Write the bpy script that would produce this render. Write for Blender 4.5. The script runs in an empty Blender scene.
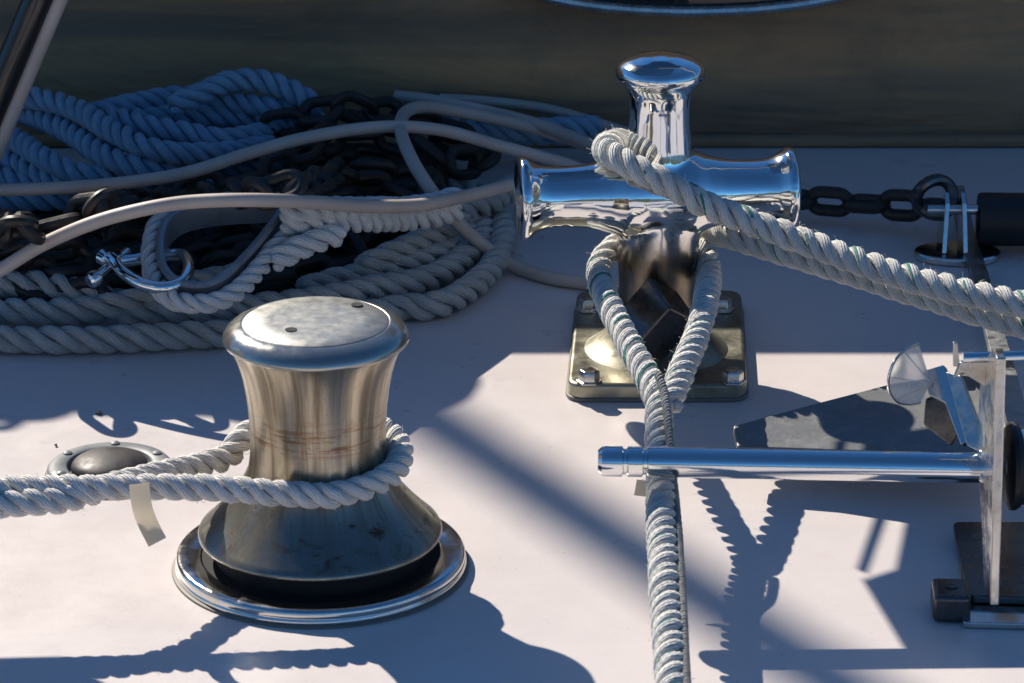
import bpy, bmesh, math, random
from mathutils import Vector, Matrix, Quaternion
R = math.radians
random.seed(7)
S = bpy.context.scene
COL = S.collection

# ------------------------------------------------------------------ camera
H, PITCH, F = 0.974, R(20.5), 3400.0
cam_d = bpy.data.cameras.new('camera')
cam = bpy.data.objects.new('camera', cam_d)
COL.objects.link(cam)
cam.location = (0, 0, H)
cam.rotation_euler = (R(90) - PITCH, 0, 0)
cam_d.sensor_width = 36.0
cam_d.lens = 36.0 * F / 1024.0
cam_d.clip_start = 0.05
cam_d.clip_end = 6000
cam_d.dof.use_dof = True
cam_d.dof.focus_distance = 2.55
cam_d.dof.aperture_fstop = 20.0
S.camera = cam
S.render.resolution_x, S.render.resolution_y = 1024, 683

# ------------------------------------------------------------------ light
SUN = Vector((-0.72, 1.10, 1.0)).normalized()          # from the deck towards the sun
EL = math.asin(SUN.z)
w = bpy.data.worlds.new('World')
S.world = w
w.use_nodes = True
nt = w.node_tree
bg = nt.nodes['Background']
sky = nt.nodes.new('ShaderNodeTexSky')
sky.sky_type = 'NISHITA'
sky.sun_disc = False
sky.sun_elevation = EL
sky.sun_rotation = math.atan2(SUN.x, SUN.y)
sky.air_density = 1.0
sky.dust_density = 0.0
sky.ozone_density = 4.0
sky.altitude = 1500
hs = nt.nodes.new('ShaderNodeMix')
hs.data_type = 'RGBA'
hs.blend_type = 'MULTIPLY'
hs.inputs[0].default_value = 1.0
hs.inputs[7].default_value = (0.52, 0.97, 1.26, 1)      # the photograph's deep polarised blue sky
nt.links.new(sky.outputs[0], hs.inputs[6])
nt.links.new(hs.outputs[2], bg.inputs[0])
bg.inputs[1].default_value = 0.067
sd = bpy.data.lights.new('sun', 'SUN')
sd.energy = 5.0
sd.angle = R(0.53)
sd.color = (1.0, 0.915, 0.80)
sun = bpy.data.objects.new('sun', sd)
COL.objects.link(sun)
sun.location = SUN * 6
sun.rotation_euler = (-SUN).to_track_quat('-Z', 'Y').to_euler()
S.view_settings.view_transform = 'Standard'
S.view_settings.look = 'None'
S.view_settings.exposure = 0.41
S.view_settings.gamma = 1.0
S.render.engine = 'CYCLES'
S.cycles.use_denoising = True
S.cycles.max_bounces = 10
S.cycles.glossy_bounces = 6
S.cycles.caustics_reflective = True
S.cycles.sample_clamp_indirect = 4.0

# ------------------------------------------------------------------ measuring rays from the photo station
def ray(px, py):
    u = (px - 512) / F
    v = (341.5 - py) / F
    return Vector((u, math.cos(PITCH) + v * math.sin(PITCH), -math.sin(PITCH) + v * math.cos(PITCH)))
def P(px, py, z=0.0):
    d = ray(px, py)
    return Vector((0, 0, H)) + d * ((z - H) / d.z)
def Q(px, py, y):
    d = ray(px, py)
    return Vector((0, 0, H)) + d * (y / d.y)

# ------------------------------------------------------------------ materials
def newmat(name):
    m = bpy.data.materials.new(name)
    m.use_nodes = True
    return m, m.node_tree, m.node_tree.nodes['Principled BSDF']
def N(t, kind, **kw):
    n = t.nodes.new(kind)
    for k, v in kw.items():
        setattr(n, k, v)
    return n
def noise(t, vec, scale, detail=4, rough=0.55, dist=0.0):
    n = N(t, 'ShaderNodeTexNoise')
    n.inputs['Scale'].default_value = scale
    n.inputs['Detail'].default_value = detail
    n.inputs['Roughness'].default_value = rough
    n.inputs['Distortion'].default_value = dist
    if vec is not None:
        t.links.new(vec, n.inputs['Vector'])
    return n.outputs['Fac']
def ramp(t, fac, stops):
    r = N(t, 'ShaderNodeValToRGB')
    els = r.color_ramp.elements
    els[0].position, els[0].color = stops[0][0], tuple(stops[0][1]) + (1,)
    els[1].position, els[1].color = stops[-1][0], tuple(stops[-1][1]) + (1,)
    for p, c in stops[1:-1]:
        e = els.new(p)
        e.color = tuple(c) + (1,)
    t.links.new(fac, r.inputs[0])
    return r.outputs[0]
def g(v):
    return (v, v, v)
def mix(t, fac, a, b):
    m = N(t, 'ShaderNodeMix', data_type='RGBA')
    for s, v in ((m.inputs[0], fac), (m.inputs[6], a), (m.inputs[7], b)):
        if isinstance(v, (int, float)):
            s.default_value = v
        elif isinstance(v, tuple):
            s.default_value = v + (1,)
        else:
            t.links.new(v, s)
    return m.outputs[2]
def mathn(t, op, a, b=None, c=None):
    m = N(t, 'ShaderNodeMath', operation=op)
    for s, v in zip(m.inputs, (a, b, c)):
        if v is None:
            continue
        if isinstance(v, (int, float)):
            s.default_value = v
        else:
            t.links.new(v, s)
    return m.outputs[0]
def bump(t, bsdf, height, strength=0.3, dist=0.001):
    b = N(t, 'ShaderNodeBump')
    b.inputs['Strength'].default_value = strength
    b.inputs['Distance'].default_value = dist
    t.links.new(height, b.inputs['Height'])
    t.links.new(b.outputs[0], bsdf.inputs['Normal'])
def objco(t):
    return N(t, 'ShaderNodeTexCoord').outputs['Object']
def mapped(t, vec, sx, sy, sz):
    m = N(t, 'ShaderNodeMapping')
    m.inputs['Scale'].default_value = (sx, sy, sz)
    t.links.new(vec, m.inputs[0])
    return m.outputs[0]

def metal(name, col, rough, spread=0.1, scale=60, bumps=0.0, stain=None, metallic=1.0):
    m, t, b = newmat(name)
    co = objco(t)
    n1 = noise(t, co, scale, 6, 0.65)
    t.links.new(ramp(t, n1, [(0.3, g(max(0.01, rough - spread * 0.5))), (0.75, g(rough + spread))]), b.inputs['Roughness'])
    b.inputs['Metallic'].default_value = metallic
    c = col
    if stain:
        n2 = noise(t, co, scale * 0.35, 7, 0.7, 0.4)
        c = mix(t, ramp(t, n2, [(0.5, g(0)), (0.72, g(1))]), col, stain)
    if isinstance(c, tuple):
        b.inputs['Base Color'].default_value = c + (1,)
    else:
        t.links.new(c, b.inputs['Base Color'])
    if bumps:
        bump(t, b, noise(t, co, scale * 2.2, 4), bumps, 0.0015)
    return m

M = {}
M['chrome'] = metal('polished_chrome', (0.80, 0.80, 0.79), 0.045, 0.10, 45, 0.05)
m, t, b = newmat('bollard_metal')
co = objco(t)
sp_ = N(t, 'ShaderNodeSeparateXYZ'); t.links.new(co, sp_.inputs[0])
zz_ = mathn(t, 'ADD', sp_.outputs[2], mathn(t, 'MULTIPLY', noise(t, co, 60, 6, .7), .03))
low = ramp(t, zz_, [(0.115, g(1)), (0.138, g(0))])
c = mix(t, low, (0.82, 0.82, 0.81), mix(t, noise(t, co, 70, 6, .7), (0.40, 0.33, 0.24), (0.10, 0.085, 0.07)))  # browned below the arms to stand in for the ropes' shade
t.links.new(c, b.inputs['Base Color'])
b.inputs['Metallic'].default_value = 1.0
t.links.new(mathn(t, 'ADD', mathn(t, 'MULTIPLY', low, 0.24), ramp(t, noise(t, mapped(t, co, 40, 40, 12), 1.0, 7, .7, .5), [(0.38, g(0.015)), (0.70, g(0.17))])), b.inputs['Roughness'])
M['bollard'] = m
M['stainless'] = metal('stainless_steel', (0.68, 0.67, 0.64), 0.13, 0.14, 70, 0.04, (0.50, 0.46, 0.40))
M['brushed'] = metal('brushed_steel', (0.62, 0.60, 0.55), 0.24, 0.2, 90, 0.08, (0.42, 0.36, 0.27))
M['rail'] = metal('dark_reflection_steel', (0.055, 0.054, 0.053), 0.16, 0.1, 60, 0.04, None, 0.6)  # dark tone stands in for the tube's dark reflections
M['galv'] = metal('galvanised_steel', (0.36, 0.37, 0.37), 0.42, 0.25, 80, 0.15, (0.22, 0.21, 0.2))
M['fluke'] = metal('grey_fluke_steel', (0.16, 0.165, 0.165), 0.42, 0.12, 160, 0.12, (0.24, 0.245, 0.24), 0.15)
M['thimble'] = metal('thimble_steel', (0.30, 0.31, 0.32), 0.45, 0.2, 70, 0.1, (0.2, 0.19, 0.18), 0.7)
M['chain'] = metal('weathered_chain', (0.042, 0.038, 0.034), 0.42, 0.3, 60, 0.25, (0.03, 0.02, 0.013), 0.45)
M['darksteel'] = metal('dark_steel', (0.12, 0.115, 0.11), 0.22, 0.2, 60, 0.1, (0.06, 0.05, 0.04), 0.9)
M['black'] = metal('shade_black', (0.012, 0.012, 0.013), 0.45, 0.2, 60, 0.1, None, 0.0)
M['base_plate'] = metal('tarnished_plate', (0.34, 0.325, 0.25), 0.36, 0.22, 50, 0.12, (0.14, 0.13, 0.095), 0.9)
M['rubber_dome'] = metal('dome_rubber', (0.020, 0.019, 0.020), 0.48, 0.25, 40, 0.1, (0.06, 0.045, 0.04), 0.0)
M['grey_ring'] = metal('grey_plastic', (0.20, 0.215, 0.22), 0.45, 0.2, 60, 0.1, (0.14, 0.14, 0.14), 0.0)

# capstan: worn chromed bronze with drips and rope burns
m, t, b = newmat('worn_capstan_metal')
co = objco(t)
sx = N(t, 'ShaderNodeSeparateXYZ'); t.links.new(co, sx.inputs[0])
ang = N(t, 'ShaderNodeVectorMath', operation='NORMALIZE')
t.links.new(mapped(t, co, 1, 1, 0), ang.inputs[0])
def polar(kxy, kz):
    v = N(t, 'ShaderNodeVectorMath', operation='MULTIPLY'); v.inputs[1].default_value = (kxy, kxy, 0)
    t.links.new(ang.outputs[0], v.inputs[0])
    z = N(t, 'ShaderNodeVectorMath', operation='MULTIPLY'); z.inputs[1].default_value = (0, 0, kz)
    t.links.new(co, z.inputs[0])
    ad = N(t, 'ShaderNodeVectorMath', operation='ADD')
    t.links.new(v.outputs[0], ad.inputs[0]); t.links.new(z.outputs[0], ad.inputs[1])
    return ad.outputs[0]
Z = sx.outputs[2]
drip = noise(t, polar(4.5, 5), 1.0, 6, 0.62, 0.15)
fined = noise(t, polar(14, 14), 1.0, 5, 0.65)
spots = noise(t, co, 210, 5, 0.7)
ring = noise(t, polar(1.2, 420), 1.0, 3, 0.6)
big = noise(t, polar(3, 24), 1.0, 5, 0.6, 0.4)
c = mix(t, ramp(t, drip, [(0.44, g(0)), (0.58, g(1))]), (0.52, 0.45, 0.34), (0.22, 0.18, 0.125))
c = mix(t, ramp(t, fined, [(0.50, g(0)), (0.68, g(0.7))]), c, (0.38, 0.35, 0.29))
# greenish grey skirt, grime toward its lower lip
c = mix(t, ramp(t, mathn(t, 'ADD', Z, mathn(t, 'MULTIPLY', big, 0.02)), [(0.060, g(0.75)), (0.088, g(0))]), c, (0.22, 0.225, 0.20))
band = mathn(t, 'MULTIPLY', ramp(t, Z, [(0.095, g(0)), (0.106, g(1)), (0.112, g(1)), (0.125, g(0.2)), (0.14, g(0))]), ramp(t, noise(t, polar(1.3, 300), 1.0, 6, 0.7), [(0.52, g(0)), (0.60, g(0.9))]))
c = mix(t, band, c, (0.22, 0.10, 0.045))
scar = mathn(t, 'MULTIPLY', ramp(t, Z, [(0.028, g(0)), (0.036, g(1)), (0.056, g(1)), (0.066, g(0))]), ramp(t, noise(t, polar(3, 95), 1.0, 7, 0.75, 0.8), [(0.55, g(0)), (0.63, g(0.9))]))
c = mix(t, scar, c, (0.05, 0.038, 0.03))
c = mix(t, ramp(t, spots, [(0.63, g(0)), (0.71, g(0.85))]), c, (0.09, 0.07, 0.05))
t.links.new(c, b.inputs['Base Color'])
b.inputs['Metallic'].default_value = 0.92
t.links.new(mathn(t, 'ADD', ramp(t, drip, [(0.35, g(0.24)), (0.7, g(0.42))]), mathn(t, 'MULTIPLY', scar, 0.3)), b.inputs['Roughness'])
bump(t, b, mathn(t, 'ADD', spots, mathn(t, 'MULTIPLY', ring, 0.6)), 0.10, 0.0008)
M['capstan'] = m
m, t, b = newmat('worn_cap_metal')
co = objco(t)
big = noise(t, co, 30, 6, 0.65, 0.4)
c = mix(t, ramp(t, big, [(0.35, g(0)), (0.7, g(1))]), (0.43, 0.425, 0.385), (0.395, 0.39, 0.35))
t.links.new(c, b.inputs['Base Color'])
b.inputs['Metallic'].default_value = 0.82
vl = N(t, 'ShaderNodeVectorMath', operation='LENGTH')
t.links.new(mapped(t, co, 1, 1, 0), vl.inputs[0])
disc = mathn(t, 'LESS_THAN', vl.outputs['Value'], 0.0503)
t.links.new(mathn(t, 'ADD', mathn(t, 'MULTIPLY', disc, 0.22), ramp(t, noise(t, co, 120, 5), [(0.3, g(0.13)), (0.7, g(0.26))])), b.inputs['Roughness'])
bump(t, b, noise(t, co, 260, 4), 0.05, 0.001)
M['cap'] = m

def ropemat(name, col, dirt, tracer=False, fuzz=0.5):
    m, t, b = newmat(name)
    uv = N(t, 'ShaderNodeTexCoord').outputs['UV']
    sep = N(t, 'ShaderNodeSeparateXYZ')
    t.links.new(uv, sep.inputs[0])
    U, V = sep.outputs[0], sep.outputs[1]
    co = objco(t)
    n1 = noise(t, co, 35, 6, 0.7)
    n2 = noise(t, co, 420, 3, 0.7)
    c = mix(t, ramp(t, n1, [(0.35, g(0)), (0.75, g(1))]), col, dirt)
    c = mix(t, ramp(t, n2, [(0.35, g(0.0)), (0.75, g(0.55))]), c, dirt)
    if tracer:
        a = mathn(t, 'SUBTRACT', V, 0.62)
        a = mathn(t, 'ABSOLUTE', a)
        a = mathn(t, 'LESS_THAN', a, 0.05)
        n3 = mathn(t, 'GREATER_THAN', noise(t, co, 55, 2), 0.47)
        c = mix(t, mathn(t, 'MULTIPLY', a, n3), c, (0.02, 0.24, 0.19))
    yl = mathn(t, 'SINE', mathn(t, 'ADD', mathn(t, 'MULTIPLY', V, 2 * math.pi * 14), mathn(t, 'MULTIPLY', U, 260)))
    c = mix(t, mathn(t, 'MULTIPLY', ramp(t, yl, [(0.0, g(0.30)), (0.5, g(0))]), ramp(t, noise(t, co, 120, 4), [(0.35, g(0)), (0.65, g(1))])), c, tuple(x * 0.6 for x in dirt))
    t.links.new(c, b.inputs['Base Color'])
    b.inputs['Roughness'].default_value = 0.75
    b.inputs['Specular IOR Level'].default_value = 0.25
    b.inputs['Sheen Weight'].default_value = 0.15
    # yarns: fine ridges running along each strand
    yarn = mathn(t, 'SINE', mathn(t, 'ADD', mathn(t, 'MULTIPLY', V, 2 * math.pi * 14), mathn(t, 'MULTIPLY', U, 260)))
    hsum = mathn(t, 'ADD', mathn(t, 'MULTIPLY', yarn, 0.5), mathn(t, 'MULTIPLY', n2, 0.9))
    bump(t, b, hsum, min(1.0, fuzz * 1.6), 0.0009)
    return m
M['rope_white'] = ropemat('white_rope', (0.84, 0.82, 0.78), (0.72, 0.69, 0.63))
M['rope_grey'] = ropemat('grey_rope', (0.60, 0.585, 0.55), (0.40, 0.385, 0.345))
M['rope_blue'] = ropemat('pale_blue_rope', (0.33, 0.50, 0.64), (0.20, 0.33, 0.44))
M['rope_tracer'] = ropemat('traced_rope', (0.78, 0.77, 0.73), (0.58, 0.57, 0.52), True)
M['cord'] = ropemat('thin_cord', (0.58, 0.58, 0.54), (0.36, 0.36, 0.33))

m, t, b = newmat('cream_hose')
co = objco(t)
c = mix(t, ramp(t, noise(t, co, 18, 5), [(0.35, g(0)), (0.7, g(1))]), (0.54, 0.455, 0.39), (0.43, 0.36, 0.30))
t.links.new(c, b.inputs['Base Color'])
b.inputs['Roughness'].default_value = 0.5
bump(t, b, noise(t, co, 150, 3), 0.1, 0.001)
M['hose'] = m

m, t, b = newmat('gelcoat_deck')
co = objco(t)
n1 = noise(t, co, 3.0, 6, 0.6)
n2 = noise(t, co, 420, 2, 0.5)
n3 = noise(t, co, 14, 7, 0.72)
c = mix(t, ramp(t, n1, [(0.3, g(0)), (0.7, g(1))]), (0.70, 0.64, 0.612), (0.655, 0.595, 0.568))
c = mix(t, ramp(t, n3, [(0.55, g(0)), (0.8, g(0.35))]), c, (0.55, 0.48, 0.45))
c = mix(t, ramp(t, n2, [(0.70, g(0)), (0.78, g(0.45))]), c, (0.40, 0.36, 0.36))
c = mix(t, ramp(t, noise(t, co, 75, 2, 0.4), [(0.795, g(0)), (0.82, g(0.8))]), c, (0.16, 0.13, 0.12))
scr = noise(t, mapped(t, co, 9, 150, 9), 1.0, 3, 0.5, 1.5)
scr2 = noise(t, mapped(t, co, 120, 14, 9), 1.0, 3, 0.5, 2.0)
msk = ramp(t, noise(t, co, 5, 4), [(0.45, g(0)), (0.62, g(1))])
c = mix(t, mathn(t, 'MULTIPLY', msk, ramp(t, scr, [(0.66, g(0)), (0.70, g(0.35))])), c, (0.50, 0.45, 0.44))
c = mix(t, mathn(t, 'MULTIPLY', msk, ramp(t, scr2, [(0.67, g(0)), (0.71, g(0.3))])), c, (0.80, 0.77, 0.76))
c = mix(t, ramp(t, noise(t, co, 30, 6, 0.75), [(0.60, g(0)), (0.78, g(0.4))]), c, (0.50, 0.41, 0.36))
t.links.new(c, b.inputs['Base Color'])
t.links.new(ramp(t, n3, [(0.3, g(0.22)), (0.7, g(0.48))]), b.inputs['Roughness'])
b.inputs['Specular IOR Level'].default_value = 0.5
bump(t, b, mathn(t, 'ADD', noise(t, co, 160, 4, 0.6), mathn(t, 'MULTIPLY', noise(t, co, 9, 3), 2.0)), 0.10, 0.0015)
M['deck'] = m

m, t, b = newmat('weathered_canvas')
co = objco(t)
band = noise(t, mapped(t, co, 1.2, 1.2, 16), 1.0, 5, 0.6, 0.3)
fine = noise(t, co, 500, 2)
c = mix(t, ramp(t, band, [(0.35, g(0)), (0.68, g(1))]), (0.22, 0.16, 0.105), (0.58, 0.31, 0.14))
c = mix(t, ramp(t, noise(t, co, 9, 6, 0.7), [(0.5, g(0)), (0.75, g(0.5))]), c, (0.10, 0.092, 0.078))
t.links.new(c, b.inputs['Base Color'])
b.inputs['Roughness'].default_value = 0.85
b.inputs['Specular IOR Level'].default_value = 0.15
wr = noise(t, mapped(t, co, 3, 3, 11), 1.0, 4, 0.5, 1.0)
bump(t, b, mathn(t, 'ADD', mathn(t, 'MULTIPLY', wr, 9.0), mathn(t, 'MULTIPLY', fine, 0.15)), 0.5, 0.004)
M['canvas'] = m
m, t, b = newmat('white_paint')
b.inputs['Base Color'].default_value = (0.7, 0.69, 0.66, 1)
b.inputs['Roughness'].default_value = 0.35
M['paint'] = m
m, t, b = newmat('sailcloth')
co = objco(t)
c = mix(t, noise(t, co, 20, 4), (0.62, 0.60, 0.55), (0.5, 0.48, 0.44))
t.links.new(c, b.inputs['Base Color'])
b.inputs['Roughness'].default_value = 0.7
M['sail'] = m  # cloth of the added, unseen sail roll
m, t, b = newmat('clear_plastic')
b.inputs['Base Color'].default_value = (0.85, 0.84, 0.80, 1)
b.inputs['Roughness'].default_value = 0.08
tl = N(t, 'ShaderNodeBsdfTranslucent'); tl.inputs[0].default_value = (0.85, 0.83, 0.78, 1)
tr = N(t, 'ShaderNodeBsdfTransparent')
mx2 = N(t, 'ShaderNodeMixShader'); t.links.new(ramp(t, noise(t, mapped(t, objco(t), 60, 60, 20), 1.0, 4), [(0.35, g(0.25)), (0.65, g(0.85))]), mx2.inputs[0])
t.links.new(tr.outputs[0], mx2.inputs[1]); t.links.new(tl.outputs[0], mx2.inputs[2])
mx = N(t, 'ShaderNodeMixShader'); mx.inputs[0].default_value = 0.78
t.links.new(b.outputs[0], mx.inputs[1]); t.links.new(mx2.outputs[0], mx.inputs[2])
t.links.new(mx.outputs[0], t.nodes['Material Output'].inputs[0])
M['plastic'] = m
m, t, b = newmat('teak')
co = objco(t)
b.inputs['Roughness'].default_value = 0.6
t.links.new(mix(t, noise(t, mapped(t, co, 4, 60, 60), 1.0, 5), (0.30, 0.19, 0.10), (0.20, 0.12, 0.06)), b.inputs['Base Color'])
M['teak'] = m
m, t, b = newmat('shade_blue_canvas')
b.inputs['Base Color'].default_value = (0.035, 0.16, 0.42, 1)  # blue, so the added awning passes for sky in the chrome
b.inputs['Roughness'].default_value = 0.8
M['shade_blue_canvas'] = m
m, t, b = newmat('port_glass')
b.inputs['Base Color'].default_value = (0.02, 0.022, 0.022, 1)
b.inputs['Roughness'].default_value = 0.03
M['glass'] = m
m, t, b = newmat('masking_tape')
co = objco(t)
c = mix(t, noise(t, co, 60, 4), (0.85, 0.80, 0.70), (0.74, 0.68, 0.57))
t.links.new(c, b.inputs['Base Color'])
b.inputs['Roughness'].default_value = 0.4
tl = N(t, 'ShaderNodeBsdfTranslucent')
t.links.new(c, tl.inputs[0])
mx = N(t, 'ShaderNodeMixShader'); mx.inputs[0].default_value = 0.6
t.links.new(b.outputs[0], mx.inputs[1]); t.links.new(tl.outputs[0], mx.inputs[2])
t.links.new(mx.outputs[0], t.nodes['Material Output'].inputs[0])
M['tape'] = m
m, t, b = newmat('sea_water')
co = objco(t)
b.inputs['Base Color'].default_value = (0.015, 0.05, 0.07, 1)
b.inputs['Roughness'].default_value = 0.12
bump(t, b, noise(t, co, 1.4, 6, 0.6), 0.6, 0.15)
M['water'] = m
m, t, b = newmat('unseen_hill_woods')
co = objco(t)
t.links.new(mix(t, noise(t, co, 0.02, 8, .7), (0.025, 0.04, 0.02), (0.07, 0.075, 0.05)), b.inputs['Base Color'])
b.inputs['Roughness'].default_value = 1.0
M['unseen_hills'] = m
m, t, b = newmat('sealant')
b.inputs['Base Color'].default_value = (0.16, 0.145, 0.125, 1)
b.inputs['Roughness'].default_value = 0.6
M['sealant'] = m
m, t, b = newmat('recess_shade')
b.inputs['Base Color'].default_value = (0.006, 0.006, 0.007, 1)
b.inputs['Roughness'].default_value = 0.8
M['void'] = m
m, t, b = newmat('grit')
b.inputs['Base Color'].default_value = (0.12, 0.08, 0.05, 1)
b.inputs['Roughness'].default_value = 0.9
M['grit'] = m

# ------------------------------------------------------------------ mesh helpers
def tag(o, label=None, cat=None, group=None, kind=None):
    if label: o['label'] = label
    if cat: o['category'] = cat
    if group: o['group'] = group
    if kind: o['kind'] = kind
    return o
def empty(name, loc, label, cat, group=None):
    o = bpy.data.objects.new(name, None)
    o.empty_display_size = 0.03
    COL.objects.link(o)
    o.location = loc
    return tag(o, label, cat, group)

class MB:
    def __init__(s):
        s.v, s.f, s.uv = [], [], []
    def add(s, verts, faces, uvs=None):
        k = len(s.v)
        s.v += [tuple(p) for p in verts]
        for i, f in enumerate(faces):
            s.f.append(tuple(a + k for a in f))
            s.uv.append(uvs[i] if uvs else [(0, 0)] * len(f))
    def lathe(s, prof, c=(0, 0, 0), axis=(0, 0, 1), seg=64, closed=False):
        q = Vector((0, 0, 1)).rotation_difference(Vector(axis).normalized())
        c = Vector(c)
        vs, fs = [], []
        n = len(prof)
        for r, z in prof:
            for k in range(seg):
                a = 2 * math.pi * k / seg
                vs.append(c + q @ Vector((r * math.cos(a), r * math.sin(a), z)))
        for i in range(n - 1 + (1 if closed else 0)):
            j = (i + 1) % n
            for k in range(seg):
                l = (k + 1) % seg
                fs.append((i * seg + k, i * seg + l, j * seg + l, j * seg + k))
        if not closed:
            if prof[0][0] > 1e-6: fs.append(tuple(reversed(range(seg))))
            if prof[-1][0] > 1e-6: fs.append(tuple(range((n - 1) * seg, n * seg)))
        s.add(vs, fs)
        return s
    def tube(s, pts, r, seg=10, flat=1.0, up=None, closed=False, caps=True):
        pts = [Vector(p) for p in pts]
        T, U = frames(pts, closed, up)
        vs, fs = [], []
        n = len(pts)
        for i, p in enumerate(pts):
            rr = r(i / (n - 1)) if callable(r) else r
            W = T[i].cross(U[i])
            for k in range(seg):
                a = 2 * math.pi * k / seg
                vs.append(p + U[i] * (rr * math.cos(a)) + W * (rr * flat * math.sin(a)))
        for i in range(n if closed else n - 1):
            j = (i + 1) % n
            for k in range(seg):
                l = (k + 1) % seg
                fs.append((i * seg + k, i * seg + l, j * seg + l, j * seg + k))
        if caps and not closed:
            fs.append(tuple(reversed(range(seg))))
            fs.append(tuple(range((n - 1) * seg, n * seg)))
        s.add(vs, fs)
        return s
    def poly(s, pts, thick):
        """flat polygon of 3-D points (roughly planar) thickened along its normal"""
        pts = [Vector(p) for p in pts]
        nrm = Vector((0, 0, 0))
        for i in range(len(pts)):
            a, b_ = pts[i], pts[(i + 1) % len(pts)]
            nrm += a.cross(b_)
        nrm.normalize()
        n = len(pts)
        vs = [p + nrm * thick / 2 for p in pts] + [p - nrm * thick / 2 for p in pts]
        fs = [tuple(range(n)), tuple(reversed(range(n, 2 * n)))]
        for i in range(n):
            j = (i + 1) % n
            fs.append((i, n + i, n + j, j))
        s.add(vs, fs)
        return s
    def box(s, c, d, rot=None):
        c = Vector(c)
        vs = []
        for x in (-1, 1):
            for y in (-1, 1):
                for z in (-1, 1):
                    p = Vector((x * d[0] / 2, y * d[1] / 2, z * d[2] / 2))
                    vs.append(c + (rot @ p if rot else p))
        s.add(vs, [(0, 1, 3, 2), (4, 6, 7, 5), (0, 4, 5, 1), (2, 3, 7, 6), (0, 2, 6, 4), (1, 5, 7, 3)])
        return s
    def build(s, name, mat, parent=None, bevel=0.0, seg=2, sharp=35, origin=None):
        me = bpy.data.meshes.new(name)
        o0 = Vector(origin) if origin is not None else Vector((0, 0, 0))
        me.from_pydata([tuple(Vector(p) - o0) for p in s.v], [], s.f)
        ul = me.uv_layers.new(name='UVMap')
        flat = [c for f in s.uv for uv in f for c in uv]
        ul.data.foreach_set('uv', flat)
        me.materials.append(mat)
        me.shade_smooth()
        me.validate()
        if not any(any(a != (0, 0) for a in f) for f in s.uv[:3]):
            bm = bmesh.new(); bm.from_mesh(me)
            bmesh.ops.recalc_face_normals(bm, faces=bm.faces)
            bm.to_mesh(me); bm.free()
            me.set_sharp_from_angle(angle=R(sharp))
        o = bpy.data.objects.new(name, me)
        COL.objects.link(o)
        o.location = o0
        if bevel:
            bv = o.modifiers.new('bevel', 'BEVEL')
            bv.width = bevel; bv.segments = seg; bv.limit_method = 'ANGLE'; bv.angle_limit = R(35)
            bv.harden_normals = True
        if parent:
            o.parent = parent
            pl = Vector(parent.location)
            pp = parent.parent
            while pp:
                pl += Vector(pp.location); pp = pp.parent
            o.location = o0 - pl
        return o

def frames(pts, closed=False, up=None):
    n = len(pts)
    T = []
    for i in range(n):
        a = pts[i - 1] if (i > 0 or closed) else pts[i]
        b_ = pts[(i + 1) % n] if (i < n - 1 or closed) else pts[i]
        d = b_ - a
        T.append(d.normalized() if d.length > 1e-9 else Vector((1, 0, 0)))
    U = []
    if up is not None:
        for i in range(n):
            u = Vector(up) - T[i] * T[i].dot(Vector(up))
            U.append(u.normalized())
        return T, U
    u = Vector((0, 0, 1))
    if abs(T[0].dot(u)) > 0.9: u = Vector((0, 1, 0))
    u = (u - T[0] * T[0].dot(u)).normalized()
    U.append(u)
    for i in range(1, n):
        q = T[i - 1].rotation_difference(T[i])
        u = q @ u
        u = (u - T[i] * T[i].dot(u)).normalized()
        U.append(u)
    return T, U

def spline(pts, step=0.004, closed=False):
    """Catmull-Rom through the points, resampled at an even step"""
    p = [Vector(a) for a in pts]
    n = len(p)
    if closed:
        ext = [p[-1]] + p + [p[0], p[1]]
        segs = n
    else:
        ext = [p[0] * 2 - p[1]] + p + [p[-1] * 2 - p[-2]]
        segs = n - 1
    dense = []
    for i in range(segs):
        a, b_, c, d = ext[i:i + 4]
        for k in range(24):
            tt = k / 24
            t2, t3 = tt * tt, tt ** 3
            dense.append(0.5 * ((2 * b_) + (c - a) * tt + (2 * a - 5 * b_ + 4 * c - d) * t2 + (3 * b_ - a - 3 * c + d) * t3))
    dense.append(p[0].copy() if closed else p[-1].copy())
    out = [dense[0]]
    acc = 0.0
    for i in range(1, len(dense)):
        a, b_ = dense[i - 1], dense[i]
        L = (b_ - a).length
        while acc + L >= step and L > 1e-12:
            f = (step - acc) / L
            a = a.lerp(b_, f)
            out.append(a.copy())
            L = (b_ - a).length
            acc = 0.0
        acc += L
    if closed:
        if (out[-1] - out[0]).length < step * 0.5: out.pop()
    else:
        out.append(dense[-1])
    return out

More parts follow.
